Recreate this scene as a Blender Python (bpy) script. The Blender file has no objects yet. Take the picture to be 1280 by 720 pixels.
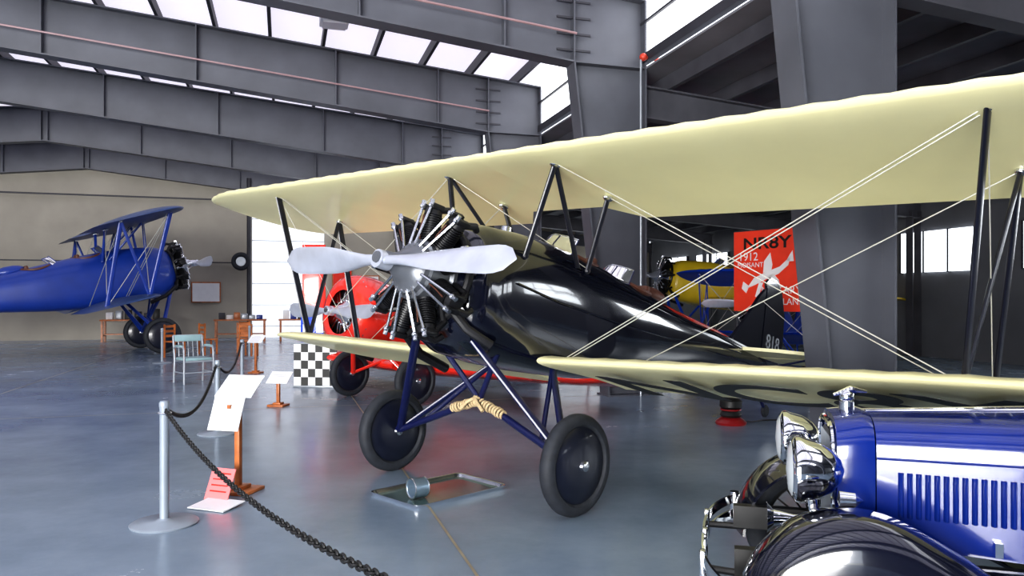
import bpy, bmesh, math, random
from mathutils import Vector, Matrix
random.seed(7)
V=Vector
scene=bpy.context.scene
scene.view_settings.view_transform='Standard'
scene.view_settings.exposure=0.98
try: scene.view_settings.look='Medium High Contrast'
except Exception: pass

# ---------------------------------------------------------------- materials
MATS={}
def mat(name,col,rough=.5,metal=0.,var=.0,vscale=4.,bump=0.,bscale=30.,coat=0.,emit=0.,trans=0.,ecol=None):
    if name in MATS: return MATS[name]
    m=bpy.data.materials.new(name); m.use_nodes=True
    nt=m.node_tree; b=nt.nodes['Principled BSDF']
    b.inputs['Base Color'].default_value=(*col,1)
    b.inputs['Roughness'].default_value=rough
    b.inputs['Metallic'].default_value=metal
    if coat: 
        b.inputs['Coat Weight'].default_value=coat; b.inputs['Coat Roughness'].default_value=.04
    if trans: b.inputs['Transmission Weight'].default_value=trans
    if emit:
        b.inputs['Emission Color'].default_value=(*(ecol or col),1); b.inputs['Emission Strength'].default_value=emit
    tc=nt.nodes.new('ShaderNodeTexCoord')
    if var:
        n=nt.nodes.new('ShaderNodeTexNoise'); n.inputs['Scale'].default_value=vscale; n.inputs['Detail'].default_value=5
        nt.links.new(tc.outputs['Object'],n.inputs['Vector'])
        r=nt.nodes.new('ShaderNodeValToRGB')
        r.color_ramp.elements[0].position=.3; r.color_ramp.elements[1].position=.7
        r.color_ramp.elements[0].color=(*[c*(1-var) for c in col],1)
        r.color_ramp.elements[1].color=(*[min(1,c*(1+var)) for c in col],1)
        nt.links.new(n.outputs['Fac'],r.inputs['Fac']); nt.links.new(r.outputs['Color'],b.inputs['Base Color'])
    if bump:
        n2=nt.nodes.new('ShaderNodeTexNoise'); n2.inputs['Scale'].default_value=bscale
        nt.links.new(tc.outputs['Object'],n2.inputs['Vector'])
        bp=nt.nodes.new('ShaderNodeBump'); bp.inputs['Strength'].default_value=bump; bp.inputs['Distance'].default_value=.02
        nt.links.new(n2.outputs['Fac'],bp.inputs['Height']); nt.links.new(bp.outputs['Normal'],b.inputs['Normal'])
    MATS[name]=m; return m

cream=mat('wing_fabric_cream',(.88,.83,.49),.42,var=.04,vscale=1.2,coat=.15)
black=mat('gloss_black_paint',(.004,.005,.013),.12,var=.1,coat=1.)
navy=mat('navy_tube',(.005,.008,.055),.35,coat=.2)
bstrut=mat('black_strut',(.005,.006,.015),.35,coat=.2)
blackm=mat('engine_black',(.008,.008,.010),.45,var=.3,vscale=20)
silver=mat('polished_metal',(.72,.74,.78),.25,1.,var=.06,vscale=6)
blade=mat('propeller_metal',(.56,.59,.68),.3,.5,var=.10,vscale=5)
chrome=mat('chrome',(.85,.87,.9),.06,1.,var=.02)
rubber=mat('rubber',(.018,.021,.028),.7,var=.25,vscale=15,bump=.1)
wire=mat('wire_steel',(.62,.61,.56),.4,.4,var=.05)
glass=mat('windscreen_glass',(.9,.95,.95),.05,0,var=.01,trans=.9)
red=mat('red_paint',(.80,.03,.015),.25,var=.08,coat=.8)
blue=mat('blue_paint',(.006,.035,.26),.4,var=.1,coat=.25)
bluegrey=mat('blue_grey_wing',(.05,.09,.22),.4,.3,var=.1)
brightblue=mat('bright_blue_paint',(.010,.07,.60),.3,var=.1,coat=.3)
yellow=mat('yellow_paint',(.85,.60,.03),.35,var=.06,coat=.4)
carblue=mat('car_blue_enamel',(.004,.018,.16),.16,var=.08,coat=.6)
leather=mat('brown_leather',(.10,.035,.02),.5,var=.2,vscale=15,bump=.2)
dark=mat('dark_interior',(.01,.01,.012),.8,var=.1)
steel=mat('frame_steel_paint',(.095,.10,.12),.5,var=.14,vscale=1.3,bump=.05,bscale=5)
steeldk=mat('purlin_steel',(.035,.035,.045),.55,var=.2,vscale=2)
leansteel=mat('leanto_steel',(.07,.07,.085),.55,var=.2,vscale=2)
wood=mat('wood_stain',(.42,.13,.035),.4,var=.3,vscale=8)
paper=mat('paper_white',(.82,.83,.84),.6,var=.03)
pink=mat('pink_card',(.85,.2,.2),.6,var=.05)
grey=mat('grey_enamel',(.36,.39,.43),.35,.3,var=.08)
crank=mat('crankcase_metal',(.16,.17,.19),.35,.5,var=.1)
postm=mat('stanchion_grey',(.27,.31,.36),.4,.2,var=.08)
chairm=mat('chair_vinyl',(.28,.42,.44),.4,var=.1)
bungee=mat('cloth_wrap',(.55,.42,.24),.8,var=.25,vscale=30,bump=.3)
white=mat('white_paint',(.85,.85,.86),.4,var=.03)
inkm=mat('ink_black',(.01,.01,.01),.5,var=.05)
printm=mat('print_grey',(.3,.3,.32),.6,var=.05)
wallm=mat('block_wall',(.36,.335,.285),.8,var=.12,vscale=.6,bump=.1)
roofm=mat('translucent_roof_panel',(.80,.79,.86),.6,var=.06,vscale=1.,emit=.40,ecol=(.90,.86,1.))
clerem=mat('clerestory_panel',(.9,.92,.95),.6,var=.03,emit=1.3,ecol=(.95,.97,1))
winm=mat('window_daylight',(.9,.95,1),.3,var=.02,emit=1.1,ecol=(.9,.95,1))
winb=mat('added_window_glow',(.9,.95,1),.3,var=.02,emit=4.,ecol=(.9,.95,1))  # strong glow for the unseen windows added for reflections
darkroof=mat('leanto_roof',(.16,.16,.18),.7,var=.2,vscale=1)
sidewall=mat('metal_siding',(.14,.145,.16),.55,var=.15,vscale=.8)
dm=mat('wheel_disc_dark',(.006,.008,.02),.35,var=.1,coat=.3)

# floor material
fm=bpy.data.materials.new('polished_concrete'); fm.use_nodes=True
nt=fm.node_tree; b=nt.nodes['Principled BSDF']; tc=nt.nodes.new('ShaderNodeTexCoord')
n1=nt.nodes.new('ShaderNodeTexNoise'); n1.inputs['Scale'].default_value=.55; n1.inputs['Detail'].default_value=9; n1.inputs['Roughness'].default_value=.65
nt.links.new(tc.outputs['Object'],n1.inputs['Vector'])
r=nt.nodes.new('ShaderNodeValToRGB'); r.color_ramp.elements[0].position=.3; r.color_ramp.elements[1].position=.72
r.color_ramp.elements[0].color=(.15,.205,.27,1); r.color_ramp.elements[1].color=(.27,.335,.405,1)
nt.links.new(n1.outputs['Fac'],r.inputs['Fac']); nt.links.new(r.outputs['Color'],b.inputs['Base Color'])
r2=nt.nodes.new('ShaderNodeMapRange'); r2.inputs['To Min'].default_value=.12; r2.inputs['To Max'].default_value=.36
nt.links.new(n1.outputs['Fac'],r2.inputs['Value']); nt.links.new(r2.outputs['Result'],b.inputs['Roughness'])
n2=nt.nodes.new('ShaderNodeTexNoise'); n2.inputs['Scale'].default_value=2.5; n2.inputs['Detail'].default_value=3
nt.links.new(tc.outputs['Object'],n2.inputs['Vector'])
bp=nt.nodes.new('ShaderNodeBump'); bp.inputs['Strength'].default_value=.12; bp.inputs['Distance'].default_value=.02
nt.links.new(n2.outputs['Fac'],bp.inputs['Height']); nt.links.new(bp.outputs['Normal'],b.inputs['Normal'])
b.inputs['Specular IOR Level'].default_value=.75
floorm=fm

# ---------------------------------------------------------------- mesh builder
def frame(d):
    d=V(d).normalized(); a=V((0,0,1)) if abs(d.z)<.9 else V((1,0,0))
    u=d.cross(a).normalized(); w=d.cross(u).normalized(); return d,u,w
class MB:
    def __init__(s): s.v=[];s.f=[];s.m=[];s.mats=[]
    def mi(s,m):
        if m not in s.mats: s.mats.append(m)
        return s.mats.index(m)
    def add(s,vs,fs,m):
        o=len(s.v); k=s.mi(m); s.v+= [V(x) for x in vs]
        for f in fs: s.f.append([i+o for i in f]); s.m.append(k)
    def loft(s,rings,m,caps=True,close=True):
        n=len(rings[0]); vs=[p for r in rings for p in r]; fs=[]
        for i in range(len(rings)-1):
            for j in range(n if close else n-1):
                a=i*n+j; b2=i*n+(j+1)%n
                fs.append([a,b2,b2+n,a+n])
        if caps: fs.append(list(range(n))[::-1]); fs.append([(len(rings)-1)*n+j for j in range(n)])
        s.add(vs,fs,m)
    def cyl(s,p1,p2,r1,m,r2=None,seg=10,fl=1.):
        p1=V(p1);p2=V(p2); r2=r1 if r2 is None else r2
        d,u,w=frame(p2-p1)
        s.loft([[p+u*math.cos(2*math.pi*k/seg)*r*fl+w*math.sin(2*math.pi*k/seg)*r for k in range(seg)] for p,r in((p1,r1),(p2,r2))],m)
    def strut(s,p1,p2,wd,th,m,ax,seg=12):
        p1=V(p1);p2=V(p2); d=(p2-p1).normalized(); a=V(ax); a=(a-d*a.dot(d)).normalized(); c=d.cross(a)
        s.loft([[p+a*math.cos(2*math.pi*k/seg)*wd/2+c*math.sin(2*math.pi*k/seg)*th/2 for k in range(seg)] for p in(p1,p2)],m)
    def tube(s,pts,r,m,seg=8):
        pts=[V(p) for p in pts]; rings=[]
        u=None
        for i,p in enumerate(pts):
            d=(pts[min(i+1,len(pts)-1)]-pts[max(i-1,0)]).normalized()
            if u is None: _,u,_w=frame(d)
            u=(u-d*u.dot(d)).normalized(); w=d.cross(u)
            rr=r[i] if isinstance(r,(list,tuple)) else r
            rings.append([p+u*math.cos(2*math.pi*k/seg)*rr+w*math.sin(2*math.pi*k/seg)*rr for k in range(seg)])
        s.loft(rings,m)
    def lathe(s,c,ax,prof,m,seg=28,caps=True):
        c=V(c); d,u,w=frame(ax)
        s.loft([[c+d*x+u*math.cos(2*math.pi*k/seg)*r+w*math.sin(2*math.pi*k/seg)*r for k in range(seg)] for x,r in prof],m,caps)
    def sphere(s,c,r,m,sc=(1,1,1),seg=16):
        rg=[]
        for i in range(1,10):
            a=math.pi*i/10
            rg.append([V(c)+V((math.sin(a)*math.cos(2*math.pi*k/seg)*r*sc[0],math.sin(a)*math.sin(2*math.pi*k/seg)*r*sc[1],math.cos(a)*r*sc[2])) for k in range(seg)])
        s.loft(rg,m)
    def torus(s,c,ax,R,r,m,seg=32,rs=8,e=(1,1),uw=None):
        c=V(c); d,u,w=frame(ax)
        if uw: u,w=uw
        vs=[];fs=[]
        for i in range(seg):
            a=2*math.pi*i/seg; rad=u*math.cos(a)*e[0]+w*math.sin(a)*e[1]
            dr=rad.normalized()
            for j in range(rs):
                b2=2*math.pi*j/rs
                vs.append(c+rad*R+dr*math.cos(b2)*r+d*math.sin(b2)*r)
        for i in range(seg):
            for j in range(rs):
                fs.append([i*rs+j,((i+1)%seg)*rs+j,((i+1)%seg)*rs+(j+1)%rs,i*rs+(j+1)%rs])
        s.add(vs,fs,m)
    def box(s,c,sz,m,M=None,bev=0.):
        x,y,z=[q/2 for q in sz]
        if bev>0:
            bm=bmesh.new(); bmesh.ops.create_cube(bm,size=1); bmesh.ops.scale(bm,vec=sz,verts=bm.verts)
            bmesh.ops.bevel(bm,geom=list(bm.edges),offset=bev,segments=2,affect='EDGES',profile=.5)
            bm.verts.index_update(); vs=[v.co.copy() for v in bm.verts]; fs=[[v.index for v in f.verts] for f in bm.faces]; bm.free()
        else:
            vs=[V((a,b2,c2)) for a in(-x,x) for b2 in(-y,y) for c2 in(-z,z)]
            fs=[[0,1,3,2],[4,6,7,5],[0,4,5,1],[2,3,7,6],[0,2,6,4],[1,5,7,3]]
        R=M or Matrix.Identity(3)
        s.add([V(c)+R@v for v in vs],fs,m)
    def prism(s,poly,ext,m):
        ext=V(ext); n=len(poly); p=[V(q)-ext/2 for q in poly]; q2=[V(q)+ext/2 for q in poly]
        s.add(p+q2,[list(range(n))[::-1],[n+i for i in range(n)]]+[[i,(i+1)%n,n+(i+1)%n,n+i] for i in range(n)],m)
    def obj(s,name,parent=None,ang=35,M=None):
        me=bpy.data.meshes.new(name); me.from_pydata([tuple(v) for v in s.v],[],s.f)
        for m in s.mats: me.materials.append(m)
        me.polygons.foreach_set('material_index',s.m); me.polygons.foreach_set('use_smooth',[True]*len(s.f))
        bm=bmesh.new(); bm.from_mesh(me); bmesh.ops.recalc_face_normals(bm,faces=bm.faces); bm.to_mesh(me); bm.free()
        me.set_sharp_from_angle(angle=math.radians(ang)); me.update()
        o=bpy.data.objects.new(name,me); scene.collection.objects.link(o)
        if parent: o.parent=parent
        if M is not None: o.matrix_local=M
        return o
def empty(name,M=None):
    e=bpy.data.objects.new(name,None); scene.collection.objects.link(e); e.empty_display_size=.3
    if M is not None: e.matrix_world=M
    return e
def rotz(a): return Matrix.Rotation(a,3,'Z')
def boolcut(o,cutters):
    for c in cutters:
        md=o.modifiers.new('b','BOOLEAN'); md.operation='DIFFERENCE'; md.object=c; md.solver='EXACT'
    bpy.context.view_layer.update()
    dg=bpy.context.evaluated_depsgraph_get()
    me=bpy.data.meshes.new_from_object(o.evaluated_get(dg))
    o.modifiers.clear(); o.data=me
    for c in cutters: bpy.data.objects.remove(c)
def text(name,body,size,M,m,parent=None,ext=.002,bold=0.):
    cu=bpy.data.curves.new(name,'FONT'); cu.body=body; cu.size=size; cu.extrude=ext; cu.offset=bold
    cu.align_x='CENTER'; cu.align_y='CENTER'; cu.materials.append(m)
    o=bpy.data.objects.new(name,cu); scene.collection.objects.link(o)
    if parent: o.parent=parent
    o.matrix_local=M; return o
def M4(x,y,z,o):
    return Matrix(((x[0],y[0],z[0],o[0]),(x[1],y[1],z[1],o[1]),(x[2],y[2],z[2],o[2]),(0,0,0,1)))

# ---------------------------------------------------------------- camera
F=950.; CH=1.7
cam=bpy.data.cameras.new('camera'); co=bpy.data.objects.new('camera',cam); scene.collection.objects.link(co)
cam.sensor_width=36; cam.lens=36*F/1280; cam.shift_y=14/1280; cam.clip_end=300; cam.clip_start=.05
co.location=(0,0,CH); co.rotation_euler=(math.pi/2,0,0); scene.camera=co

# ---------------------------------------------------------------- hangar
A0=V((3.97,8.15,0)); T=V((-.957,-.289,0)); N=V((-1.65,5.5,0)); ND=N.normalized()
def H(t,n,z): return A0+T*t+N*n+V((0,0,z))
TA=math.atan2(T.y,T.x)
mb=MB(); mb.add([H(-40,-9,-.01),H(45,-9,-.01),H(45,-3,-.01),H(-40,-3,-.01)],[[0,1,2,3]],mat('apron_concrete',(.55,.54,.5),.8,var=.1)); mb.obj('apron_ground')
mb=MB(); mb.add([H(-12.2,-3,0),H(28.2,-3,0),H(28.2,5.1,0),H(-12.2,5.1,0)],[[0,1,2,3]],floorm); mb.obj('floor')
mb=MB()
jm=mat('joint_filler',(.30,.26,.18),.6,var=.2)
for n in (-.75,1.,2.):
    mb.add([H(-12,n,.002),H(28,n,.002),H(28,n+.003,.002),H(-12,n+.003,.002)],[[0,1,2,3]],jm)
for t in (5.0,11.):
    mb.add([H(t,-3,.0025),H(t+.02,-3,.0025),H(t+.02,5,.0025),H(t,5,.0025)],[[0,1,2,3]],jm)
mb.obj('trim_floor_joints')

def strip(mb,p1,p2,n,m,w=.38,th=.03):
    a=V((p1[0],p1[1]));b2=V((p2[0],p2[1])); d=(b2-a).normalized(); q=V((-d.y,d.x))*th/2
    poly=[H((a+q).x,n,(a+q).y),H((b2+q).x,n,(b2+q).y),H((b2-q).x,n,(b2-q).y),H((a-q).x,n,(a-q).y)]
    mb.prism(poly,ND*w,m)
def rb(t): return 5.8+.105*(t-1.35)
def rt(t): return 7.0+.0929*t
for n in range(-3,6):
    mb=MB()
    for sgn in (0,1):
        f=(lambda t: t) if sgn==0 else (lambda t: 28-t)
        P=[(0,0),(0,7.0)]
        mb.prism([H(f(a),n,b2) for a,b2 in P+[(1.35,rt(1.35)),(1.35,5.8),(.7,0)]],ND*.02,steel)
        mb.prism([H(f(a),n,b2) for a,b2 in [(1.35,5.8),(1.35,rt(1.35)),(14,8.3),(14,rb(14))]],ND*.02,steel)
        strip(mb,(f(0),0),(f(0),7.0),n,steel); strip(mb,(f(.7),0),(f(1.35),5.8),n,steel)
        strip(mb,(f(1.35),5.8),(f(14),rb(14)),n,steel); strip(mb,(f(0),7.),(f(14),8.3),n,steel)
        for t in (1.35,2.6,5.,8.,11.,13.9):
            strip(mb,(f(t),rb(t)),(f(t),rt(t)),n,steel,w=.36,th=.025)
        strip(mb,(f(.02),5.8),(f(1.35),5.8),n,steel,w=.36,th=.025)
        for k,z in enumerate((6.0,6.28,6.56,6.84)):
            a=H(f(1.35),n,z); mb.box(a-ND*.13,(.62,.03,.035),steeldk,M=rotz(TA))
        mb.box(H(f(.35),n,.012),(.8,.5,.024),steel,M=rotz(TA))
    mb.prism([H(0,n,5.5),H(0,n,4.95),H(-12,n,4.1),H(-12,n,4.55)],ND*.02,leansteel)
    strip(mb,(0,4.95),(-12,4.1),n,leansteel,w=.25); strip(mb,(0,5.5),(-12,4.55),n,leansteel,w=.25)
    strip(mb,(-11.9,0),(-11.9,4.3),n,leansteel,w=.25); strip(mb,(-11.6,0),(-11.6,4.3),n,leansteel,w=.25)
    mb.obj('steel_portal_frame')
# purlins
mb=MB()
for side in(0,1):
    for k in range(12):
        t=.6+k*1.17; z=rt(t)+.13; tt=t if side==0 else 28-t
        poly=[H(tt+.035,1,z+.12),H(tt-.035,1,z+.12),H(tt-.035,1,z-.12),H(tt+.035,1,z-.12)]
        mb.prism(poly,N*8,steeldk)
for k in range(10):
    t=-.5-k*1.22; z=5.5+.079*t+.14
    mb.prism([H(t+.04,1,z+.13),H(t-.04,1,z+.13),H(t-.04,1,z-.13),H(t+.04,1,z-.13)],N*8,leansteel)
mb.obj('roof_purlins')
mb=MB()
mb.prism([H(0,1,7.26),H(14,1,8.56),H(28,1,7.26),H(28,1,7.29),H(14,1,8.60),H(0,1,7.29)],N*8.1,roofm)
mb.obj('ceiling')
mb=MB(); mb.prism([H(0,1,5.78),H(-12.1,1,4.83),H(-12.1,1,4.87),H(0,1,5.82)],N*8.1,darkroof); mb.obj('ceiling_leanto')
mb=MB(); mb.prism([H(-.02,1,6.06),H(-.02,1,7.25),H(-.06,1,7.25),H(-.06,1,6.06)],N*8.1,clerem)
mb.obj('window_clerestory')
mb=MB(); mb.prism([H(.03,1,5.9),H(.03,1,6.06),H(-.1,1,6.06),H(-.1,1,5.9)],N*8,steeldk)
mb.prism([H(.03,1,6.6),H(.03,1,6.64),H(-.06,1,6.64),H(-.06,1,6.6)],N*8,steeldk); mb.obj('trim_clerestory')
# walls
mb=MB(); mb.prism([H(a,5.06,z) for a,z in[(-12,0),(28,0),(28,7.2),(14,8.5),(0,7.2),(0,5.7),(-12,4.8)]],ND*.15,wallm); mb.obj('wall_back')
mb=MB(); mb.prism([H(28.1,1,0),H(28.3,1,0),H(28.3,1,7.25),H(28.1,1,7.25)],N*8.1,wallm); mb.obj('wall_left')
mb=MB(); mb.prism([H(-12.05,1,0),H(-12.25,1,0),H(-12.25,1,4.8),H(-12.05,1,4.8)],N*8.1,sidewall); mb.obj('wall_right')
mb=MB(); mb.prism([H(a,-3.06,z) for a,z in[(-12,4.1),(0,5.9),(28,5.9),(28,7.2),(14,8.5),(0,7.2),(-12,4.8)]],ND*.15,sidewall)
mb.prism([H(a,-3.06,z) for a,z in[(-12,0),(10.,0),(10.,6.),(0,6.),(-12,4.2)]],ND*.15,sidewall); mb.obj('wall_front_unseen')  # unseen closed part, extended to block sky light on the car
RT=rotz(TA)
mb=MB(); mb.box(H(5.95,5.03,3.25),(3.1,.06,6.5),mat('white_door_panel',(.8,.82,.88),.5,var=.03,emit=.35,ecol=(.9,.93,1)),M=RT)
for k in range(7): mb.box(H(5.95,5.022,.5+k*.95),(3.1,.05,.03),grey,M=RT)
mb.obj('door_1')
mb=MB()
mb.cyl(H(7.62,4.98,0),H(7.62,4.98,7),.09,steeldk); mb.box(H(14,5.02,6.05),(12,.08,.06),steeldk,M=RT)
mb.box(H(17,5.02,3.3),(18,.08,.05),steeldk,M=RT)
mb.obj('trim_wall_back')
WR=rotz(math.atan2(ND.y,ND.x)-math.pi/2)
mb=MB()
for n in (1.2,1.9,2.6,3.3,4.,4.6): 
    c=H(-12.0,n,3.1); mb.box(c,(.06,2.6,1.2),winm,M=WR)
    for q in(-1.3,-.43,.43,1.3): mb.box(c+ND*q,(.1,.05,1.25),steeldk,M=WR)
mb.obj('window_2')
mb=MB(); mb.box(H(-7.5,5.03,2.9),(5.5,.06,1.5),winm,M=RT)
for q in range(6): mb.box(H(-4.75-q*1.1,5.02,2.9),(.06,.08,1.55),steeldk,M=RT)
mb.obj('window_3')
mb=MB()  # unseen glowing windows added to reflect in the fuselage side
for n in (-2.5,-1.75,-1.,-.25,.45): 
    c=H(-12.0,n,3.0); mb.box(c,(.06,3.2,1.7),winb,M=WR)
    for q in(-1.6,-.53,.53,1.6): mb.box(c+ND*q,(.1,.08,1.75),steeldk,M=WR)
    mb.box(c,(.1,3.2,.06),steeldk,M=WR)
mb.obj('added_reflection_windows')
# sprinkler pipe, conduit, light fixture
mb=MB(); pp=mat('pipe_pink',(.34,.22,.23),.4,var=.1)
mb.cyl(H(1.4,1.93,6.25),H(14,1.93,7.5),.02,pp); mb.cyl(H(1.4,.93,6.2),H(14,.93,7.4),.02,pp)
rp=mat('pipe_red',(.6,.06,.03),.4,var=.1)
mb.tube([H(.1,.95,5.95),H(-.6,.95,5.9),H(-.9,.95,6.05)],.035,rp); mb.sphere(H(.1,.95,5.95),.07,rp)
mb.cyl(H(.15,.95,0),H(.15,.95,5.9),.018,grey)
mb.obj('sprinkler_pipe')
mb=MB(); c=H(5.2,1.5,7.2); mb.box(c,(.55,.5,.22),white,M=rotz(.3),bev=.02); mb.box(c-V((0,0,.13)),(.45,.4,.04),white,M=rotz(.3)); mb.cyl(c,c+V((0,0,.5)),.02,steeldk); mb.obj('ceiling_lamp')

# ---------------------------------------------------------------- biplane
def wing(mb,xLE,zf,span,chord,inc,m,root=0.,th=.10,cut=False,sgn=(1,-1),tipR=.8,ribs=.3,rake=.4):
    xs=[0,.01,.03,.07,.14,.25,.4,.55,.7,.85,1.]
    for s in sgn:
        ys=[]; y=root; k=0
        while y<span-tipR*.35: ys.append((y,k%2)); y+=ribs/2; k+=1
        for q in (.35,.22,.12,.05,.015,.002): ys.append((span-tipR*q,0))
        rings=[]
        for y,odd in ys:
            f=1.
            if y>span-tipR: f=math.sqrt(max(.0004,1-((y-(span-tipR))/tipR)**2))
            c=chord*f; x0=xLE-chord*(1-f)*rake
            if cut and y<.45: c=c*.80
            elif cut and y<.75: c=c*(.80+.2*(y-.45)/.3)
            t2=th*(.90 if odd else 1.)
            up=[];lo=[]
            for x in xs:
                yt=5*t2*(.2969*math.sqrt(x)-.126*x-.3516*x*x+.2843*x**3-.1036*x**4); yc=.035*4*x*(1-x)
                up.append((x,yc+yt)); lo.append((x,yc-yt*.8))
            pts=up[::-1]+lo[1:-1]
            ci,si=math.cos(math.radians(inc)),math.sin(math.radians(inc))
            dx=.012 if odd else 0
            rings.append([V((x0-dx*(1-x)-c*x*ci+c*z*si,s*y,zf(s*y)-c*x*si+c*z*ci)) for x,z in pts])
        mb.loft(rings,m)

def wheel(mb,c,R,w,mt,disc,cap=silver):
    c=V(c); r=w/2
    prof=[(-r*.5,R*.74),(-r*.95,R*.80),(-r,R*.88),(-r*.75,R*.96),(-r*.3,R),(r*.3,R),(r*.75,R*.96),(r,R*.88),(r*.95,R*.8),(r*.5,R*.74)]
    mb.lathe(c,(0,1,0),prof,mt,seg=48,caps=False)
    for s in(1,-1):
        mb.lathe(c,(0,s,0),[(r*.5,R*.765),(r*.75,R*.72),(r*1.0,R*.4),(r*1.15,R*.14),(r*1.2,.001)],disc,seg=40,caps=False)
        mb.lathe(c,(0,s,0),[(r*1.1,.045),(r*1.6,.04),(r*1.75,.022),(r*1.75,.001)],cap,seg=16,caps=False)

def biplane(name,hub,fwd,pitch=13.,fus=black,wg=cream,st=navy,sw=None,tail=None,scale=1.,main=False,tilt=0.,uphs=5.3,lphs=4.4,mono=False,HZ=2.01,track=1.155,lz=-.536,prop_roll=0.,cowl=None):
    tail=tail or wg; sw=sw or st
    fx,fy=fwd; l=math.hypot(fx,fy); fx/=l;fy/=l; p=math.radians(pitch); cp,sp=math.cos(p),math.sin(p)
    X=V((fx*cp,fy*cp,sp)); Y=V((-fy,fx,0)); Z=X.cross(Y)
    M=M4(X,Y,Z,(hub[0],hub[1],HZ*scale))@Matrix.Scale(scale,4)
    root=empty(name,M)
    def W(a,y,z): u=z-HZ; return V((-a*cp+u*sp,y,a*sp+u*cp))
    st_=[(-.50,.30,.28,-.30,2.),(-.56,.40,.38,-.42,2.),(-.66,.47,.48,-.54,2.1),(-.85,.50,.555,-.62,2.2),(-1.2,.49,.60,-.64,2.4),(-1.7,.46,.64,-.63,2.5),(-2.4,.44,.63,-.58,2.5),(-3.2,.41,.58,-.45,2.4),(-4.,.34,.53,-.28,2.3),(-5.,.24,.50,-.08,2.2),(-6.,.13,.46,.10,2.1),(-6.8,.05,.42,.20,2.)]
    dense=[]
    for i in range(len(st_)-1):
        for k in range(3):
            q=k/3; dense.append(tuple(a*(1-q)+b2*q for a,b2 in zip(st_[i],st_[i+1])))
    dense.append(st_[-1])
    rings=[]
    for x,hw,tp,bt,ex in dense:
        cz=(tp+bt)/2; hz=(tp-bt)/2; ring=[]
        for k in range(40):
            a=2*math.pi*k/40; ca,sa=math.cos(a),math.sin(a)
            e2=2/(ex if sa>0 else ex+1.0)
            ring.append(V((x,hw*math.copysign(abs(ca)**e2,ca),cz+hz*math.copysign(abs(sa)**e2,sa))))
        rings.append(ring)
    mb=MB(); mb.loft(rings,fus); fo=mb.obj('fuselage',root,ang=50)
    if main:
        cuts=[]
        for cx in((-2.2),(-3.2)):
            c=MB(); c.sphere((0,0,0),1,dark,seg=28); o=c.obj('cut',None,60); o.matrix_world=M@Matrix.Translation((cx,0,.72))@Matrix.Diagonal((.34,.27,.55,1)); cuts.append(o)
        boolcut(fo,cuts)
    if cowl:
        mb=MB(); mb.lathe((0,0,0),(-1,0,0),[(.16,.36),(.13,.42),(.15,.50),(.22,.58),(.34,.63),(.60,.64),(.85,.60),(.85,.55),(.5,.58),(.3,.55),(.2,.45),(.16,.36)],cowl,seg=44,caps=False); mb.obj('cowling',root)
    mb=MB()
    for cx in(-2.2,-3.2):
        tz=.625 if cx>-3 else .575
        pts=[]
        for k in range(33):
            a=2*math.pi*k/32; yy=.262*math.sin(a); xx=cx+.33*math.cos(a)
            pts.append(V((xx,yy,tz-1.0*yy*yy+(xx-cx)*.04)))
        mb.tube(pts,.028,leather)
        mb.box((cx-.22,0,tz-.2),(.08,.36,.5),leather,bev=.03)
        r0=[];r1=[]
        for k in range(9):
            a=-1.15+2.3*k/8
            r0.append(V((cx+.40-.22*(1-math.cos(a)),.25*math.sin(a)/math.sin(1.15),tz-.08*abs(math.sin(a))**2)))
            r1.append(V((cx+.26-.22*(1-math.cos(a)),.20*math.sin(a)/math.sin(1.15),tz+.17-.04*abs(math.sin(a)))))
        mb.loft([r0,r1],glass,caps=False,close=False)
        mb.tube(r1,.008,silver if main else st,6); mb.tube(r0,.010,fus,6)
        for k in (0,3,5,8): mb.tube([r0[k],r1[k]],.007,st,6)
    mb.sphere((-3.72,0,.56),.2,leather if main else fus,sc=(1.5,.7,.6))
    mb.obj('cockpits',root)
    # engine
    mb=MB()
    mb.lathe((0,0,0),(-1,0,0),[(-.13,.001),(-.125,.045),(-.08,.055),(-.05,.07),(.0,.075),(.05,.08),(.08,.095),(.14,.13),(.20,.17),(.22,.215),(.26,.225),(.27,.255),(.45,.262),(.47,.29),(.56,.30)],crank if main else silver,seg=30)
    for k in range(18):
        a=2*math.pi*k/18; mb.cyl((-.2,.2*math.cos(a),.2*math.sin(a)),(-.225,.2*math.cos(a),.2*math.sin(a)),.012,silver,seg=6)
    for i in range(9):
        a=math.radians(90+40*i); u=V((0,math.cos(a),math.sin(a))); t=V((0,-math.sin(a),math.cos(a))); c=V((-.37,0,0))
        prof=[(.24,.07)]
        for k in range(11):
            q=.27+k*.02; prof+=[(q,.062),(q,.084),(q+.008,.084),(q+.008,.062)]
        prof+=[(.49,.078),(.55,.07),(.56,.03)]
        mb.lathe(c,u,prof,blackm,seg=16)
        for s in(1,-1):
            hd=c+u*.555+t*s*.055
            mb.box(hd+V((.01,0,0)),(.13,.05,.05),blackm,M=Matrix((V((1,0,0)),t,u)).transposed(),bev=.01)
            mb.cyl(hd+V((.075,0,0))+u*.0,hd+V((.075,0,0))+u*.05,.02,silver,seg=8)
            mb.cyl(V((-.21,0,0))+u*.2+t*s*.035,hd+V((.08,0,0))-u*.01,.0125,silver,seg=8)
            mb.sphere(hd+V((.085,0,0)),.022,silver,seg=8)
        mb.tube([V((-.28,0,0))+u*.24+t*.0,V((-.27,0,0))+u*.36+t*.01,c+V((.09,0,0))+u*.47],.006,leather,6)
        mb.tube([V((-.5,0,0))+u*.27+t*.06,V((-.5,0,0))+u*.45+t*.07,c+u*.53+t*.05-V((.05,0,0))],.03,blackm,8)
        mb.tube([c+u*.54-t*.05-V((.03,0,0)),V((-.50,0,0))+u*.57-t*.05,V((-.56,0,0))+u*.53-t*.02],.03,blackm,8)
    mb.torus((-.53,0,0),(1,0,0),.40,.035,blackm)
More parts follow.
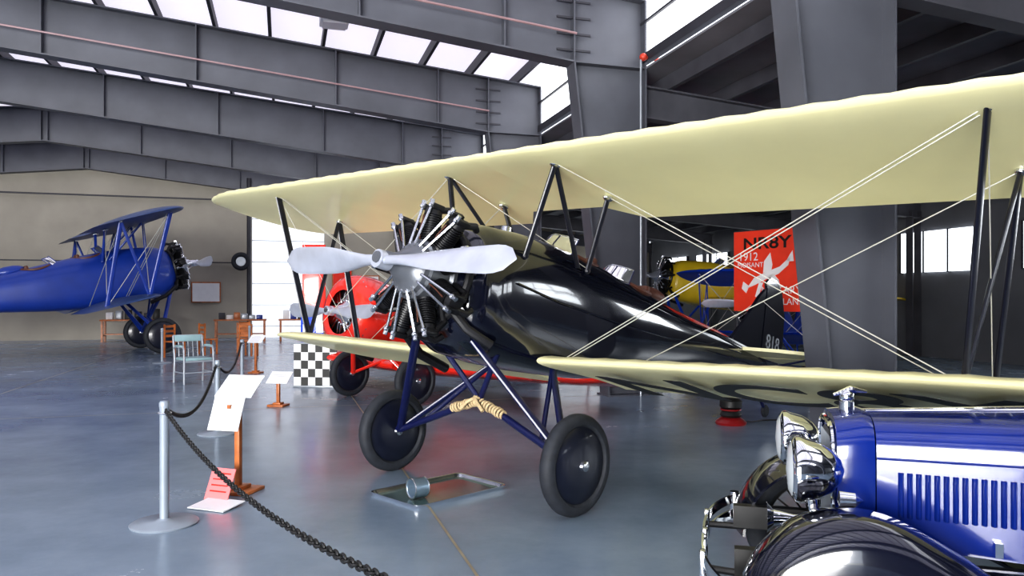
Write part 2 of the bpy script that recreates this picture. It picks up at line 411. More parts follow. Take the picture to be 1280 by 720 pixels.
    mb.tube([V((-.53,-.28,-.3)),V((-.6,-.42,-.45)),V((-.9,-.5,-.62)),V((-1.25,-.5,-.7))],.045,blackm,10)
    mb.tube([V((-.53,.28,-.3)),V((-.6,.40,-.43)),V((-.8,.5,-.52))],.04,blackm,10)
    mb.obj('radial_engine',root)
    # propeller
    mb=MB()
    mb.cyl((.06,0,0),(-.06,0,0),.075,blade,seg=18)
    for s in(1,-1):
        rings=[]
        for i in range(19):
            q=i/18; r=.05+q*(1.41 if not mono else 1.15)
            if q<.12: ch=.10;tk=.075
            else:
                ch=.10+.145*math.sin(min(1,(q-.12)/.42)*math.pi/2); tk=.075*(1-q)**1.2+.012
            if q>.82: ch*=math.sqrt(max(.004,1-((q-.82)/.18)**2))
            be=math.radians(16+42*(1-q)**1.3)
            cd=V((math.sin(be)*1,0,-s*math.cos(be))) ; nd=V((math.cos(be),0,s*math.sin(be)))
            rings.append([V((0,s*r,0))+cd*math.cos(a2)*ch/2+nd*math.sin(a2)*tk/2 for a2 in [2*math.pi*k/14 for k in range(14)]])
        mb.loft(rings,blade)
    mb.obj('propeller',root,ang=50,M=Matrix.Translation((.05,0,-.01))@Matrix.Rotation(prop_roll,4,'X'))
    # wings
    ux=-.708; uz=1.154; lx=-1.458
    zu=lambda y: uz-tilt*y
    zl=lambda y: lz+max(0,abs(y)-.4)*.022+(-tilt*.15*y)
    if not mono:
        mb=MB(); wing(mb,ux,zu,uphs,1.68,2.8,wg,cut=True,tipR=1.15,rake=.22); mb.obj('upper_wing',root,ang=60)
    mb=MB(); wing(mb,lx,zl,lphs,1.42 if not mono else 1.7,2.3,wg,root=.43 if not mono else .2,th=.10 if not mono else .19,tipR=.9,rake=.3); mb.obj('lower_wing',root,ang=60)
    def UP(y,d): return V((ux-d,y,zu(y)-.05*d+.0))
    def LP(y,d): return V((lx-d,y,zl(y)+.03-.04*d))
    AX=V((1,0,0)); us=min(3.9,uphs-.7); ls=min(3.7,lphs-.5)
    if not mono:
        mb=MB()
        for s in(1,-1):
            u1,u2=UP(s*us,.28),UP(s*us,1.22); l1,l2=LP(s*ls,.25),LP(s*ls,1.05)
            mb.strut(u1,l1,.09,.035,sw,AX); mb.strut(u2,l2,.09,.035,sw,AX); mb.strut(u2,l1,.06,.03,sw,AX)
            c1,c2=UP(s*.68,.33),UP(s*.68,1.12)
            f1,f2,f3=V((-1.1,s*.44,.32)),V((-1.85,s*.42,.42)),V((-2.0,s*.42,.42))
            mb.strut(c1,f1,.06,.04,sw,AX); mb.strut(c1,f2,.05,.035,sw,AX); mb.strut(c2,f3,.06,.04,sw,AX)
            for q in(c1,c2): mb.sphere(q-V((0,0,.01)),.042,silver,sc=(1.5,1,.7),seg=10)
            for q in (f1,f3): mb.sphere(q,.03,sw,seg=8)
            for q in (u1,u2): mb.sphere(q,.035,silver,seg=10)
        mb.obj('struts',root)
        mb=MB(); rw=.0045 if main else .008
        for s in(1,-1):
            u1,u2=UP(s*us,.28),UP(s*us,1.22); l1,l2=LP(s*ls,.25),LP(s*ls,1.05)
            c1,c2=UP(s*.68,.33),UP(s*.68,1.12)
            r1,r2=LP(s*.46,.25),LP(s*.46,1.05)
            for d in(0,.05):
                D=V((-d,0,0)); mb.cyl(r1+D,u1+D,rw,wire,seg=6)
            mb.cyl(r2,u2,rw,wire,seg=6)
            mb.cyl(c1,l1,rw,wire,seg=6); mb.cyl(c2,l2,rw,wire,seg=6)
            mb.cyl(u1,l2,rw*.8,wire,seg=6)
            mb.cyl(c1,V((-2.0,-s*.40,.45)),rw*.8,wire,seg=6)
            mb.cyl(V((-6.5,s*.05,1.15)),V((-6.5,s*1.0,.42)),rw,wire,seg=6)
        mb.obj('flying_wires',root)
    # landing gear
    mb=MB(); ce=W(1.02,0,.80)
    for s in(1,-1):
        hb=W(.95,s*(track-.105),.42)
        fa=V((-.72,s*.36,-.50)); ra=V((-1.75,s*.38,-.56))
        mb.strut(fa,hb,.085,.05,st,AX); mb.strut(ra,hb,.075,.045,st,AX)
        mb.cyl(hb,W(.95,s*(track+.045),.40),.04,st)
        if not mono:
            mb.cyl(hb,ce,.032,st); mb.cyl(ce,V((-1.05,s*.34,-.55)),.026,st); mb.cyl(W(1.0,s*.75,.53),ra,.022,st)
    mb.obj('landing_gear',root)
    if main:
        mb=MB()
        for s in(1,-1):
            a=ce+V((.02,-s*.02,-.01)); b2=W(.99,s*.32,.70)
            for k in range(11):
                q=a+(b2-a)*(k/10.); mb.torus(q,b2-a,.034+.004*math.sin(k*1.7),.012,bungee,seg=12,rs=6)
            mb.tube([a+V((.03,0,.03)),a+V((.07,s*.08,-.02)),a+V((.06,s*.16,-.09))],.016,bungee)
        mb.obj('bungee_wraps',root)
    for s in(1,-1):
        mb=MB(); wheel(mb,W(.95,s*track,.40),.40,.125,rubber,dm if fus in(black,red,blue) else fus); mb.obj('wheel',root,ang=40)
    # tail
    mb=MB()
    finp=[(-5.75,.48),(-6.1,.82),(-6.45,1.22),(-6.62,1.36),(-6.62,.38)]
    rud=[(-6.66,.10),(-6.66,1.36),(-6.62,1.46),(-6.74,1.56),(-6.95,1.56),(-7.15,1.42),(-7.30,1.1),(-7.33,.7),(-7.22,.3),(-7.0,.08)]
    mb.prism([V((x,0,z)) for x,z in finp],V((0,.05,0)),fus); mb.prism([V((x,0,z)) for x,z in rud],V((0,.045,0)),fus)
    mb.obj('fin_and_rudder',root)
    mb=MB()
    for s in(1,-1):
        sp_=[(-5.85,.05),(-5.95,.6),(-6.15,1.05),(-6.4,1.3),(-6.45,1.3),(-6.45,.05)]
        el=[(-6.48,.1),(-6.48,1.42),(-6.65,1.5),(-6.85,1.4),(-7.02,1.05),(-7.08,.6),(-6.95,.15)]
        for pl in(sp_,el): mb.prism([V((x,s*y,.36)) for x,y in pl],V((0,0,.045)),tail)
        mb.cyl((-6.45,s*.05,.15),(-6.4,s*.9,.35),.015,st)
    mb.obj('tailplane',root)
    mb=MB(); tw=W(6.75,0,.09)
    mb.tube([V((-6.55,0,.18)),tw+V((.15,0,.12)),tw],.025,st); mb.lathe(tw,(0,1,0),[(-.03,.03),(-.03,.07),(-.015,.088),(.015,.088),(.03,.07),(.03,.03)],rubber,seg=20)
    mb.obj('tailwheel',root)
    if main:
        d=.72; zc=zl(2.2)-.05*d
        inc=math.radians(2.3); yv=V((math.cos(inc),0,math.sin(inc))).normalized(); xv=V((0,1,.022)).normalized(); zv=xv.cross(yv)
        text('registration_lower',"NC8Y",1.25,M4(xv,yv,zv,V((lx-d-.03,2.45,zc-.050))),inkm,root,bold=.02)
        text('rudder_number',"818",.3,M4(V((1,0,0))*-1,V((0,0,1)),V((0,1,0)),V((-6.98,.03,.62))),grey,root)
        mb=MB()
        mb.cyl((-1.25,0,.60),(-1.25,0,.655),.05,silver,seg=14)
        for s in(1,-1):
            mb.tube([V((-1.0,s*.505,.05)),V((-1.6,s*.48,.02)),V((-2.6,s*.447,0.03)),V((-3.6,s*.39,.08)),V((-4.6,s*.285,.2)),V((-5.8,s*.158,.29))],.008,fus,6)
            mb.tube([V((-1.7,s*.40,.45)),V((-2.5,s*.385,.43)),V((-3.4,s*.345,.40)),V((-4.6,s*.25,.38)),V((-5.8,s*.15,.35))],.008,fus,6)
        mb.obj('stringers_and_cap',root)
    return root

biplane('biplane',(-.99,6.065),(-.687,-.726),main=True,tilt=.03,uphs=5.75,lphs=4.55,prop_roll=math.radians(-1.8),sw=bstrut)
biplane('monoplane',(-2.85,12.05),(-.687,-.726),fus=red,wg=red,st=red,lphs=3.9,mono=True,HZ=1.52,track=.9,scale=1.0,lz=-.78,cowl=red,pitch=8)
biplane('biplane.001',(-10.9,26.0),(.80,.60),fus=blue,wg=bluegrey,st=blue,scale=1.4,uphs=3.8,lphs=3.4,HZ=2.1)
biplane('monoplane.001',(4.35,24.0),(-1,-.08),fus=yellow,wg=yellow,st=brightblue,scale=1.1,lphs=1.9,mono=True,HZ=2.25,pitch=9,lz=-.55)
biplane('biplane.002',(5.25,16.4),(-.5,-.87),fus=brightblue,wg=brightblue,st=brightblue,scale=.8,uphs=2.6,lphs=2.4)

# ---------------------------------------------------------------- vintage car
def car():
    fw=V((-.962,.273,0)); lf=V((-fw.y,fw.x,0)); M=M4(fw,lf,V((0,0,1)),(1.56,3.74,0))
    root=empty('vintage_car',M)
    for x in(0,-2.63):
        for s in(1,-1):
            mb=MB(); c=V((x,s*.70,.385))
            mb.lathe(c,(0,1,0),[(-.04,.27),(-.06,.30),(-.062,.34),(-.045,.375),(-.015,.385),(.015,.385),(.045,.375),(.062,.34),(.06,.30),(.04,.27)],rubber,seg=40,caps=False)
            mb.torus(c,(0,1,0),.265,.022,inkm,seg=32); mb.lathe(c,(0,s,0),[(-.08,.05),(.05,.06),(.09,.05),(.10,.001)],chrome,seg=18)
            for k in range(20):
                a=2*math.pi*k/20; d=V((math.cos(a),0,math.sin(a))); mb.cyl(c+d*.05+V((0,s*.03*(k%2*2-1),0)),c+d*.26,.006,inkm,seg=5)
            mb.obj('wheel',root)
    mb=MB()
    for s in(1,-1): mb.box((-1.35,s*.38,.50),(3.6,.06,.12),inkm)
    mb.cyl((0,-.66,.40),(0,.66,.40),.03,inkm); mb.cyl((-2.63,-.66,.40),(-2.63,.66,.40),.05,inkm)
    mb.tube([(.0,-.5,.48),(.02,0,.42),(.0,.5,.48)],.025,inkm)
    mb.obj('chassis',root)
    def arch(x,hw,zb,zt,n=20,e=4.):
        r=[V((x,-hw,zb))]
        for k in range(n+1):
            a=math.pi*(1-k/n); ca,sa=math.cos(a),math.sin(a)
            r.append(V((x,hw*math.copysign(abs(ca)**(2/e),ca),zb+(zt-zb)*(.55+.45*sa**(2/e)))))
        r.append(V((x,hw,zb))); return r
    mb=MB(); 
    mb.loft([arch(-.02,.27,.5,1.12),arch(-.0,.29,.48,1.15),arch(-.12,.30,.48,1.17),arch(-.16,.29,.48,1.16)],carblue)
    mb.loft([arch(.006,.24,.54,1.07),arch(.0,.24,.54,1.07)],inkm)
    mb.tube(arch(.008,.265,.52,1.11),.016,chrome,8)
    for k in range(23): mb.box((.010,-.22+.02*k,.79),(.006,.004,.5),grey)
    mb.cyl((-.08,0,1.16),(-.08,0,1.20),.035,chrome,seg=16); mb.sphere((-.08,0,1.225),.035,chrome); mb.tube([(-.02,0,1.23),(-.1,0,1.26),(-.17,0,1.25)],[.008,.02,.006],chrome)
    mb.obj('radiator',root)
    mb=MB(); rg=[]
    for i in range(7):
        q=i/6; rg.append(arch(-.165-q*.9,.29+.13*q,.60-.02*q,1.155+.04*q))
    mb.loft(rg,carblue)
    for s in(1,-1):
        for k in range(17):
            x=-.26-k*.035; hw=.29+.13*((-x-.165)/.9)
            mb.box((x,s*(hw+.004),.83),(.016,.022,.20),carblue,M=rotz(s*.5),bev=.004)
        mb.tube([(-.165,s*.292,.985),(-1.06,s*.42,1.0)],.006,carblue,6)
        mb.box((-.62,s*.375,.64),(.03,.03,.06),chrome)
    mb.tube([(-.165,0,1.157),(-1.06,0,1.197)],.008,chrome,6)
    mb.obj('hood',root)
    mb=MB(); rg=[]
    for x,hw,zb,zt in((-1.07,.43,.56,1.20),(-1.4,.55,.5,1.22),(-2.0,.62,.46,1.2),(-2.6,.62,.46,1.2),(-3.0,.58,.5,1.12),(-3.3,.50,.55,.92),(-3.4,.45,.6,.8)): rg.append(arch(x,hw,zb,zt))
    mb.loft(rg,carblue); bo=mb.obj('body',root)
    c=MB(); c.box((0,0,0),(1.0,.95,.9),leather,bev=.12); o=c.obj('cut'); o.matrix_world=M@Matrix.Translation((-2.05,0,1.13)); boolcut(bo,[o])
    mb=MB(); mb.box((-2.15,0,.80),(.5,.9,.18),leather,bev=.05); mb.box((-2.45,0,1.02),(.14,.9,.42),leather,bev=.05)
    mb.torus((-1.78,.26,1.12),(1,0,-.7),.19,.014,inkm); mb.cyl((-1.78,.26,1.12),(-1.5,.26,.9),.015,chrome)
    mb.obj('seats',root)
    mb=MB(); mb.tube([(-1.42,-.52,1.14),(-1.5,-.52,1.50),(-1.5,.52,1.50),(-1.42,.52,1.14),(-1.42,-.52,1.14)],.014,chrome,8)
    mb.add([(-1.42,-.52,1.16),(-1.42,.52,1.16),(-1.5,.52,1.49),(-1.5,-.52,1.49)],[[0,1,2,3]],glass); mb.obj('windshield',root)
    def fender(path,y0,y1,mm,name):
        mb=MB()
        for s in(1,-1):
            rg=[]
            for i,(x,z,wf) in enumerate(path):
                a=V(path[max(0,i-1)][:2]);b2=V(path[min(len(path)-1,i+1)][:2]); d=(b2-a).normalized(); nn=V((-d.y,d.x)) 
                if nn.y<0: nn=-nn
                if i<3 and nn.x<0: nn=-nn
                top=[];bot=[]
                for k in range(17):
                    q=k/16; y=y0+(y1-y0)*math.sin(q*math.pi/2)**.9; cr=-.21*max(0,(q-.45)/.55)**2*wf -.05*max(0,(.35-q)/.35)**2
                    p=V((x+nn.x*cr,s*y,z+nn.y*cr)); top.append(p); bot.append(p-V((nn.x,0,nn.y))*.014)
                rg.append(top+bot[::-1])
            mb.loft(rg,mm)
        mb.obj(name,root,ang=50)
    def arc(cx,cz,R,a0,a1,n): return [(cx+R*math.cos(math.radians(a0+(a1-a0)*k/n)),cz+R*math.sin(math.radians(a0+(a1-a0)*k/n)),1.) for k in range(n+1)]
    fender(arc(-.02,.365,.47,2,118,18)+[(-.42,.68,1),(-.58,.57,.9),(-.75,.46,.7),(-.92,.38,.4),(-1.1,.345,.15),(-1.3,.34,.1)],.40,.86,black,'front_fenders')
    fender([(-1.9,.34,.1),(-2.05,.38,.4),(-2.14,.5,.8)]+arc(-2.63,.385,.49,158,10,14),.5,.86,black,'rear_fenders')
    mb=MB()
    for s in(1,-1): 
        mb.box((-1.55,s*.68,.325),(1.1,.3,.03),inkm,bev=.008)
        mb.box((-1.0,s*.44,.47),(1.6,.03,.2),black)
    mb.obj('running_boards',root)
    mb=MB()
    for z in(.40,.49):
        pts=[V((.60-.16*(abs(y)/.80)**3,y,z)) for y in [(-.80+.08*k) for k in range(21)]]
        rg=[]
        for i,p in enumerate(pts):
            rg.append([p+V((.006,0,-.026)),p+V((.010,0,0)),p+V((.006,0,.026)),p+V((-.006,0,.026)),p+V((-.006,0,-.026))])
        mb.loft(rg,chrome)
    for y in(-.80,.80): mb.cyl((.44,y,.36),(.44,y,.53),.028,chrome,seg=12)
    for y in(-.36,0,.36): mb.box((.592,y,.445),(.03,.05,.17),chrome,bev=.01)
    for s in(1,-1): mb.tube([(.58,s*.36,.445),(.4,s*.38,.44),(.2,s*.38,.5)],.018,inkm)
    mb.obj('bumper',root)
    mb=MB()
    for s in(1,-1):
        c=(.14,s*.40,.94)
        mb.lathe(c,(-1,0,0),[(-.085,.001),(-.08,.07),(-.065,.125),(-.05,.145),(-.03,.148),(-.01,.14),(.05,.125),(.10,.095),(.14,.05),(.155,.001)],chrome,seg=32)
        mb.lathe(c,(1,0,0),[(.066,.122),(.080,.09),(.088,.001)],mat('lens_glass',(.75,.8,.82),.1,.3,var=.05),seg=28)
        mb.cyl((.12,s*.40,.83),(.10,s*.42,.62),.02,chrome)
        mb.lathe((.0,s*.66,.88),(-1,0,0),[(-.05,.001),(-.04,.035),(.02,.03),(.05,.001)],chrome,seg=16)
    mb.tube([(.12,-.40,.78),(.12,0,.72),(.12,.40,.78)],.016,chrome)
    mb.lathe((.30,.20,.66),(-1,0,0),[(0,.075),(.03,.04),(.12,.022),(.2,.03),(.26,.05),(.28,.001)],chrome,seg=20)
    mb.obj('headlights',root)
car()

# ---------------------------------------------------------------- stanchions + chain
posts=[(-2.63,5.75),(-3.72,9.6),(-5.15,14.5),(-9.3,20.2),(-12.2,26.0),(-.10,2.0),(-7.6,22.0)]
for (x,y) in posts:
    e=empty('stanchion_post',Matrix.Translation((x,y,0)))
    mb=MB(); mb.lathe((0,0,0),(0,0,1),[(0,.24),(.012,.245),(.022,.23),(.03,.06),(.045,.04)],postm,seg=36); mb.obj('base',e)
    mb=MB(); mb.lathe((0,0,.03),(0,0,1),[(0,.034),(.84,.034),(.86,.038),(.885,.038),(.90,.03),(.905,.001)],postm,seg=20); mb.torus((0,0,.84),(0,0,1),.045,.008,silver,seg=16); mb.obj('pole',e)
def chain(name,p,q,sag,L=.05,r=.006):
    p=V(p);q=V(q); n=600; pts=[p+(q-p)*(i/n)-V((0,0,4*sag*(i/n)*(1-i/n))) for i in range(n+1)]
    mb=MB(); acc=0; step=L*.72; k=0
    for i in range(n):
        acc+=(pts[i+1]-pts[i]).length
        if acc>=step:
            acc-=step; d=(pts[i+1]-pts[i]).normalized(); _,u,w=frame(d)
            a,b2=(u,w) if k%2 else (w,u); k+=1
            mb.torus(pts[i],b2,1,r,inkm,seg=12,rs=5,uw=(d*L/2*.9,a*L*.3)) 
    return mb.obj(name)
chain('barrier_chain',(-2.60,5.70,.87),(-.10,2.0,.87),.17)
chain('barrier_chain.001',(-2.65,5.80,.87),(-3.72,9.55,.87),.27)
chain('barrier_chain.002',(-3.74,9.65,.87),(-5.15,14.45,.87),.28)

# ---------------------------------------------------------------- information stand
def stand(x,y,h,yaw,boards=True,s=1.):
    e=empty('information_stand',Matrix.Translation((x,y,0))@Matrix.Rotation(yaw,4,'Z'))
    mb=MB(); mb.box((0,0,.015),(.34*s,.30*s,.03),wood,bev=.006); mb.box((0,0,.045),(.16*s,.16*s,.03),wood,bev=.005); mb.box((0,0,h/2),(.05,.05,h),wood,bev=.006)
    R=Matrix.Rotation(math.radians(38),3,'X')
    if boards: mb.box((0,-.01,h+.02),(.30,.22,.018),wood,M=R,bev=.004)
    mb.obj('wooden_post',e)
    if boards:
        mb=MB(); mb.box((0.03,-.02,h+.035),(.36,.27,.008),paper,M=R)
        for k in range(6): mb.box(V((0.03,-.02,h+.035))+R@V((-.02,.09-.033*k,.005)),(.24 if k else .15,.003,.002),printm,M=R)
        mb.obj('upper_sheet',e)
        if s>.9:
            mb=MB(); R2=Matrix.Rotation(math.radians(68),3,'X'); mb.box((-.05,-.10,h-.20),(.30,.30,.008),paper,M=R2)
            for k in range(7): mb.box(V((-.05,-.10,h-.20))+R2@V((0,.11-.033*k,.005)),(.2,.003,.002),printm,M=R2)
            mb.box((-.03,-.05,h-.14),(.03,.1,.03),wood)
            mb.obj('lower_sheet',e)
    return e
stand(-2.42,6.72,.90,-.25)
stand(-3.72,12.1,.42,-.2,s=.8)
stand(-5.9,17.5,.75,-.2,s=.8)
e=empty('floor_sign',Matrix.Translation((-2.42,6.22,0))@Matrix.Rotation(-.35,4,'Z'))
mb=MB(); mb.box((0,0,.02),(.36,.26,.008),paper,M=Matrix.Rotation(.08,3,'X')); mb.obj('white_card',e)
R=Matrix.Rotation(math.radians(66),3,'X'); mb=MB(); mb.box((-.10,.16,.14),(.24,.27,.008),pink,M=R)
for k in range(4): mb.box(V((-.10,.16,.14))+R@V((0,.09-.05*k,.005)),(.17,.012,.002),red,M=R)
mb.box((-.10,.22,.10),(.02,.02,.2),wood,M=Matrix.Rotation(-.4,3,'X')); mb.obj('pink_card',e)

# ---------------------------------------------------------------- drip tray
ax=V((.71,.70,0)).normalized(); ay=V((-ax.y,ax.x,0)); e=empty('drip_tray',M4(ax,ay,V((0,0,1)),(-.64,6.70,0)))
mb=MB(); Lx,Ly=1.0,.66; tm=mat('tray_metal',(.22,.32,.30),.16,.6,var=.12,vscale=3)
mb.box((0,0,.006),(Lx-.04,Ly-.04,.006),tm)
def rr(hx,hy,z,c=.06):
    r=[]
    for cx,cy,a0 in((1,1,0),(-1,1,90),(-1,-1,180),(1,-1,270)):
        for k in range(5):
            a=math.radians(a0+k*22.5); r.append(V((cx*(hx-c)+c*math.cos(a),cy*(hy-c)+c*math.sin(a),z)))
    return r
mb.loft([rr(Lx/2-.02,Ly/2-.02,.004),rr(Lx/2,Ly/2,.035),rr(Lx/2+.012,Ly/2+.012,.038),rr(Lx/2+.012,Ly/2+.012,.03),rr(Lx/2,Ly/2,.0)],silver,caps=False)
mb.obj('tray',e)
e=empty('oil_can',Matrix.Translation((-.80,6.46,.012)))
mb=MB(); ca=V((-.80,-.60,0)).normalized(); c0=V((0,0,.088)); cm=mat('can_metal',(.22,.30,.38),.3,.5,var=.1)
mb.lathe(c0,ca,[(-.07,.001),(-.07,.078),(-.06,.083),(.05,.083),(.065,.088),(.07,.084),(.06,.074),(-.05,.070),(-.06,.001)],cm,seg=30,caps=False); mb.torus(c0+ca*.065,ca,.083,.006,silver); mb.torus(c0-ca*.065,ca,.08,.005,silver); mb.obj('can',e)

# ---------------------------------------------------------------- floor beacon
e=empty('floor_beacon_lamp',Matrix.Translation((2.98,10.35,0))); dkred=mat('dark_red_paint',(.22,.008,.01),.35,var=.1)
mb=MB(); mb.lathe((0,0,0),(0,0,1),[(0,.20),(.03,.21),(.06,.18),(.10,.12)],dkred,seg=28); mb.lathe((0,0,.08),(0,0,1),[(0,.10),(.05,.15),(.10,.12),(.12,.10),(.16,.15),(.24,.15),(.29,.09),(.30,.001)],inkm,seg=28)
mb.torus((0,0,.20),(0,0,1),.13,.012,dkred); mb.tube([(.1,0,.05),(.3,.05,.02),(.5,.25,.012),(.9,.3,.012)],.01,inkm); mb.obj('body',e)

# ---------------------------------------------------------------- metal armchair
def armchair(x,y,yaw,s=1.):
    e=empty('metal_armchair',Matrix.Translation((x,y,0))@Matrix.Rotation(yaw,4,'Z')@Matrix.Scale(s,4))
    mb=MB()
    for sx in(-.26,.26):
        mb.tube([(sx,-.27,0),(sx,-.27,.40),(sx,-.26,.62),(sx,-.22,.66),(sx,.15,.66),(sx,.24,.62)],.018,grey)
        mb.tube([(sx,.24,0),(sx,.20,.42),(sx,.28,.85)],.018,grey); mb.box((sx,-.03,.675),(.05,.32,.03),chairm,bev=.01)
        mb.tube([(sx,-.27,.2),(sx,.22,.2)],.012,grey)
    mb.tube([(-.26,-.27,.40),(.26,-.27,.40)],.015,grey); mb.tube([(-.26,.28,.85),(.26,.28,.85)],.016,grey); mb.tube([(-.26,.21,.40),(.26,.21,.40)],.015,grey)
    mb.tube([(-.26,-.27,.2),(.26,-.27,.2)],.012,grey)
    for k in range(5): mb.tube([(-.17+.085*k,.23,.45),(-.17+.085*k,.28,.85)],.009,grey)
    mb.obj('frame',e)
    mb=MB(); mb.box((0,-.03,.44),(.48,.50,.05),chairm,bev=.02); mb.box((0,.27,.80),(.48,.04,.12),chairm,M=Matrix.Rotation(-.12,3,'X'),bev=.015); mb.obj('cushions',e)
armchair(-6.5,15.5,.75,1.12)

# ---------------------------------------------------------------- checkered podium w/ signs
e=empty('checkered_display_box',Matrix.Translation((-3.78,14.6,0))@Matrix.Rotation(-.12,4,'Z'))
mb=MB(); nx,nz=6,5; w,h=.86,.80; cell=w/nx
mb.box((0,.16,h/2+.04),(w-.01,.30,h-.01),white)
for i in range(nx):
    for j in range(nz):
        x0=-w/2+i*cell; z0=.04+j*h/nz; mb.box((x0+cell/2,.006,z0+h/nz/2),(cell,.012,h/nz),inkm if (i+j)%2 else white)
mb.obj('checker_front',e)
mb=MB(); mb.box((0,.16,.02),(w+.04,.36,.04),grey,bev=.01); mb.box((0,.05,h+.06),(w+.03,.4,.03),grey,bev=.01); mb.obj('trim',e)
mb=MB(); mb.box((-.14,.2,h+.38),(.46,.03,.60),brightblue,bev=.01); mb.box((.02,.18,h+.45),(.14,.02,.4),white); mb.box((-.25,.18,h+.3),(.14,.02,.22),paper); mb.obj('blue_sign',e)
e=empty('red_display_panel',Matrix.Translation((-4.35,16.7,0))@Matrix.Rotation(.1,4,'Z'))
mb=MB(); mb.box((0,0,1.95),(.5,.04,1.9),red,bev=.01); mb.box((0,-.025,2.6),(.3,.01,.3),white); mb.box((0,0,.5),(.06,.05,1.),steeldk); mb.box((0,0,.02),(.6,.5,.04),steeldk,bev=.01); mb.obj('panel',e)

# ---------------------------------------------------------------- red banner sign
pl=V((3.92,13.4,0)); pr=V((4.78,12.25,0)); bx=(pr-pl).normalized(); bw=(pr-pl).length; bc=(pl+pr)/2
bn=bx.cross(V((0,0,1))); e=empty('red_banner_sign',M4(bx,V((0,0,1)),bn,(bc.x,bc.y,2.185)))
bh=1.38
mb=MB(); mb.box((0,0,0),(bw,bh,.02),mat('banner_red',(.85,.055,.02),.5,var=.05)); mb.obj('panel',e)
mb=MB()
for s in(1,-1): mb.cyl((s*(bw/2-.03),-2.18,-.03),(s*(bw/2-.03),bh/2,-.03),.02,steeldk); mb.cyl((s*(bw/2-.03),-2.17,-.3),(s*(bw/2-.03),-2.17,.3),.02,steeldk)
mb.cyl((-bw/2,bh/2,-.03),(bw/2,bh/2,-.03),.02,steeldk); mb.obj('frame',e)
I=lambda x,y: Matrix.Translation((x,y,.013))
text('reg_text','NR8Y',.36,I(-.06,.46)@Matrix.Diagonal((1.05,.78,1,1)),inkm,e,bold=.006)
text('year_text','1912',.20,I(-.42,.24),white,e); text('maker_text','MOISANT',.12,I(-.38,.10),white,e)
text('kind_text','MILITARY',.18,I(.22,-.34),white,e); text('kind_text.001','AEROPLANE',.155,I(.20,-.53),white,e)
mb=MB()
def flat(p,m=white): mb.prism([V((x,y,.014)) for x,y in p],V((0,0,.008)),m)
flat([(-.45,-.30),(-.30,-.12),(-.05,-.02),(.2,.06),(.40,.22),(.36,.08),(.18,-.06),(-.05,-.14),(-.28,-.24)])
flat([(-.12,-.04),(-.10,.16),(.02,.30),(.06,.10),(.04,.0)]); flat([(-.02,-.10),(.04,-.24),(.22,-.30),(.18,-.16),(.08,-.06)])
flat([(-.40,-.26),(-.52,-.18),(-.55,-.30),(-.46,-.38)]); flat([(-.2,-.2),(-.28,-.44),(-.22,-.46),(-.12,-.2)]); flat([(.32,.14),(.46,.14),(.44,.32),(.38,.24)])
mb.obj('bird_drawing',e)

# ---------------------------------------------------------------- clutter at back wall
def table(x,y,yaw,L=2.,name='wooden_workbench'):
    e=empty(name,Matrix.Translation((x,y,0))@Matrix.Rotation(yaw,4,'Z')); mb=MB()
    mb.box((0,0,.86),(L,.7,.06),wood,bev=.01)
    for a in(-1,1):
        for b2 in(-1,1): mb.box((a*(L/2-.08),b2*.28,.42),(.08,.08,.84),wood)
        mb.box((a*(L/2-.08),0,.25),(.06,.5,.06),wood)
    mb.box((0,0,.3),(L-.2,.5,.04),wood); mb.obj('bench',e)
    mb=MB(); 
    for k in range(6):
        hh=random.uniform(.15,.5); mb.box((-L/2+.3+k*L/7,random.uniform(-.1,.1),.89+hh/2),(.24,.25,hh),random.choice([paper,blue,inkm,grey,wood,steeldk]),bev=.02)
    mb.obj('boxes',e)
table(-11.0,30.8,.3); table(-8.6,31.4,.3); table(-15.2,30.6,.3,2.4); table(-6.3,30.0,.3,1.8)
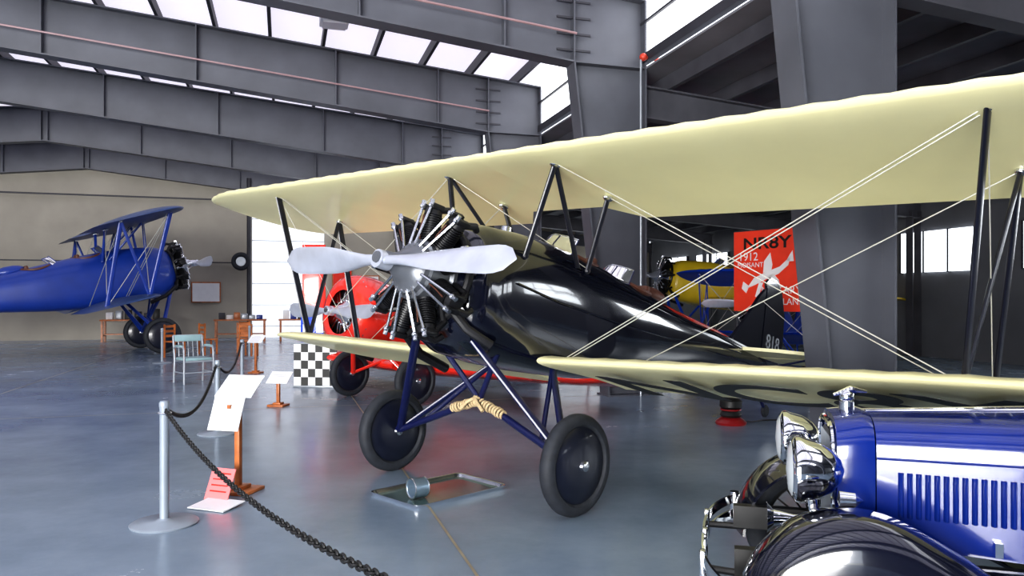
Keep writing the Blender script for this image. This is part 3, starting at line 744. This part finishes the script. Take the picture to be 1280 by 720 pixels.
def wchair(x,y,yaw):
    e=empty('wooden_chair',Matrix.Translation((x,y,0))@Matrix.Rotation(yaw,4,'Z')); mb=MB()
    mb.box((0,0,.46),(.44,.44,.04),wood,bev=.01)
    for a in(-.19,.19):
        mb.box((a,-.19,.22),(.04,.04,.44),wood); mb.box((a,.19,.48),(.04,.04,.96),wood)
    for z in(.62,.76,.90): mb.box((0,.19,z),(.38,.025,.07),wood)
    mb.obj('seat_and_back',e)
wchair(-9.4,23.5,2.4); wchair(-8.5,24.1,.4); wchair(-9.9,22.3,1.2); wchair(-7.9,22.8,3.0); wchair(-8.9,25.6,.9)
c=H(7.95,4.96,3.35); e=empty('wall_tire',M4(T,V((0,0,1)),T.cross(V((0,0,1))),c)); mb=MB(); mb.torus((0,0,.06),(0,0,1),.30,.10,rubber,rs=12); mb.lathe((0,0,.06),(0,0,1),[(-.06,.2),(0,.21),(.06,.2),(.07,.05),(.08,.001)],grey,seg=24); mb.obj('tire',e)
mb=MB()
for t,z,w2,h2,m2 in((9.4,2.0,1.1,.8,paper),(13.2,2.4,.9,1.2,blue),(3.6,2.6,.8,1.1,red),(2.4,2.4,.9,.7,paper)):
    mb.box(H(t,5.028,z),(w2,.04,h2),m2,M=RT); mb.box(H(t,5.035,z),(w2+.1,.03,h2+.1),wood,M=RT)
mb.obj('wall_posters')

# ---------------------------------------------------------------- light
w=bpy.data.worlds.new('world'); scene.world=w; w.use_nodes=True; bg=w.node_tree.nodes['Background']; bg.inputs[0].default_value=(.80,.88,1,1); bg.inputs[1].default_value=2.0
sd=bpy.data.lights.new('sun','SUN'); sd.energy=5.; sd.angle=.02; sd.color=(1,.96,.88); so=bpy.data.objects.new('sun',sd); scene.collection.objects.link(so); so.rotation_euler=(math.radians(38),0,math.radians(15)); so.location=(0,-10,12)
# area lamp added for daylight at the unseen doorway, kept left of car reflections
ad=bpy.data.lights.new('doorway_fill_lamp','AREA'); ad.shape='RECTANGLE'; ad.size=16.5; ad.size_y=5.2; ad.energy=4200; ad.color=(1.,.98,.95)
ao=bpy.data.objects.new('doorway_fill_lamp',ad); scene.collection.objects.link(ao)
cc=H(19,-2.9,2.8); zdir=-ND; xdir=V((0,0,1)).cross(zdir).normalized(); ao.matrix_world=M4(xdir,zdir.cross(xdir),zdir,cc)
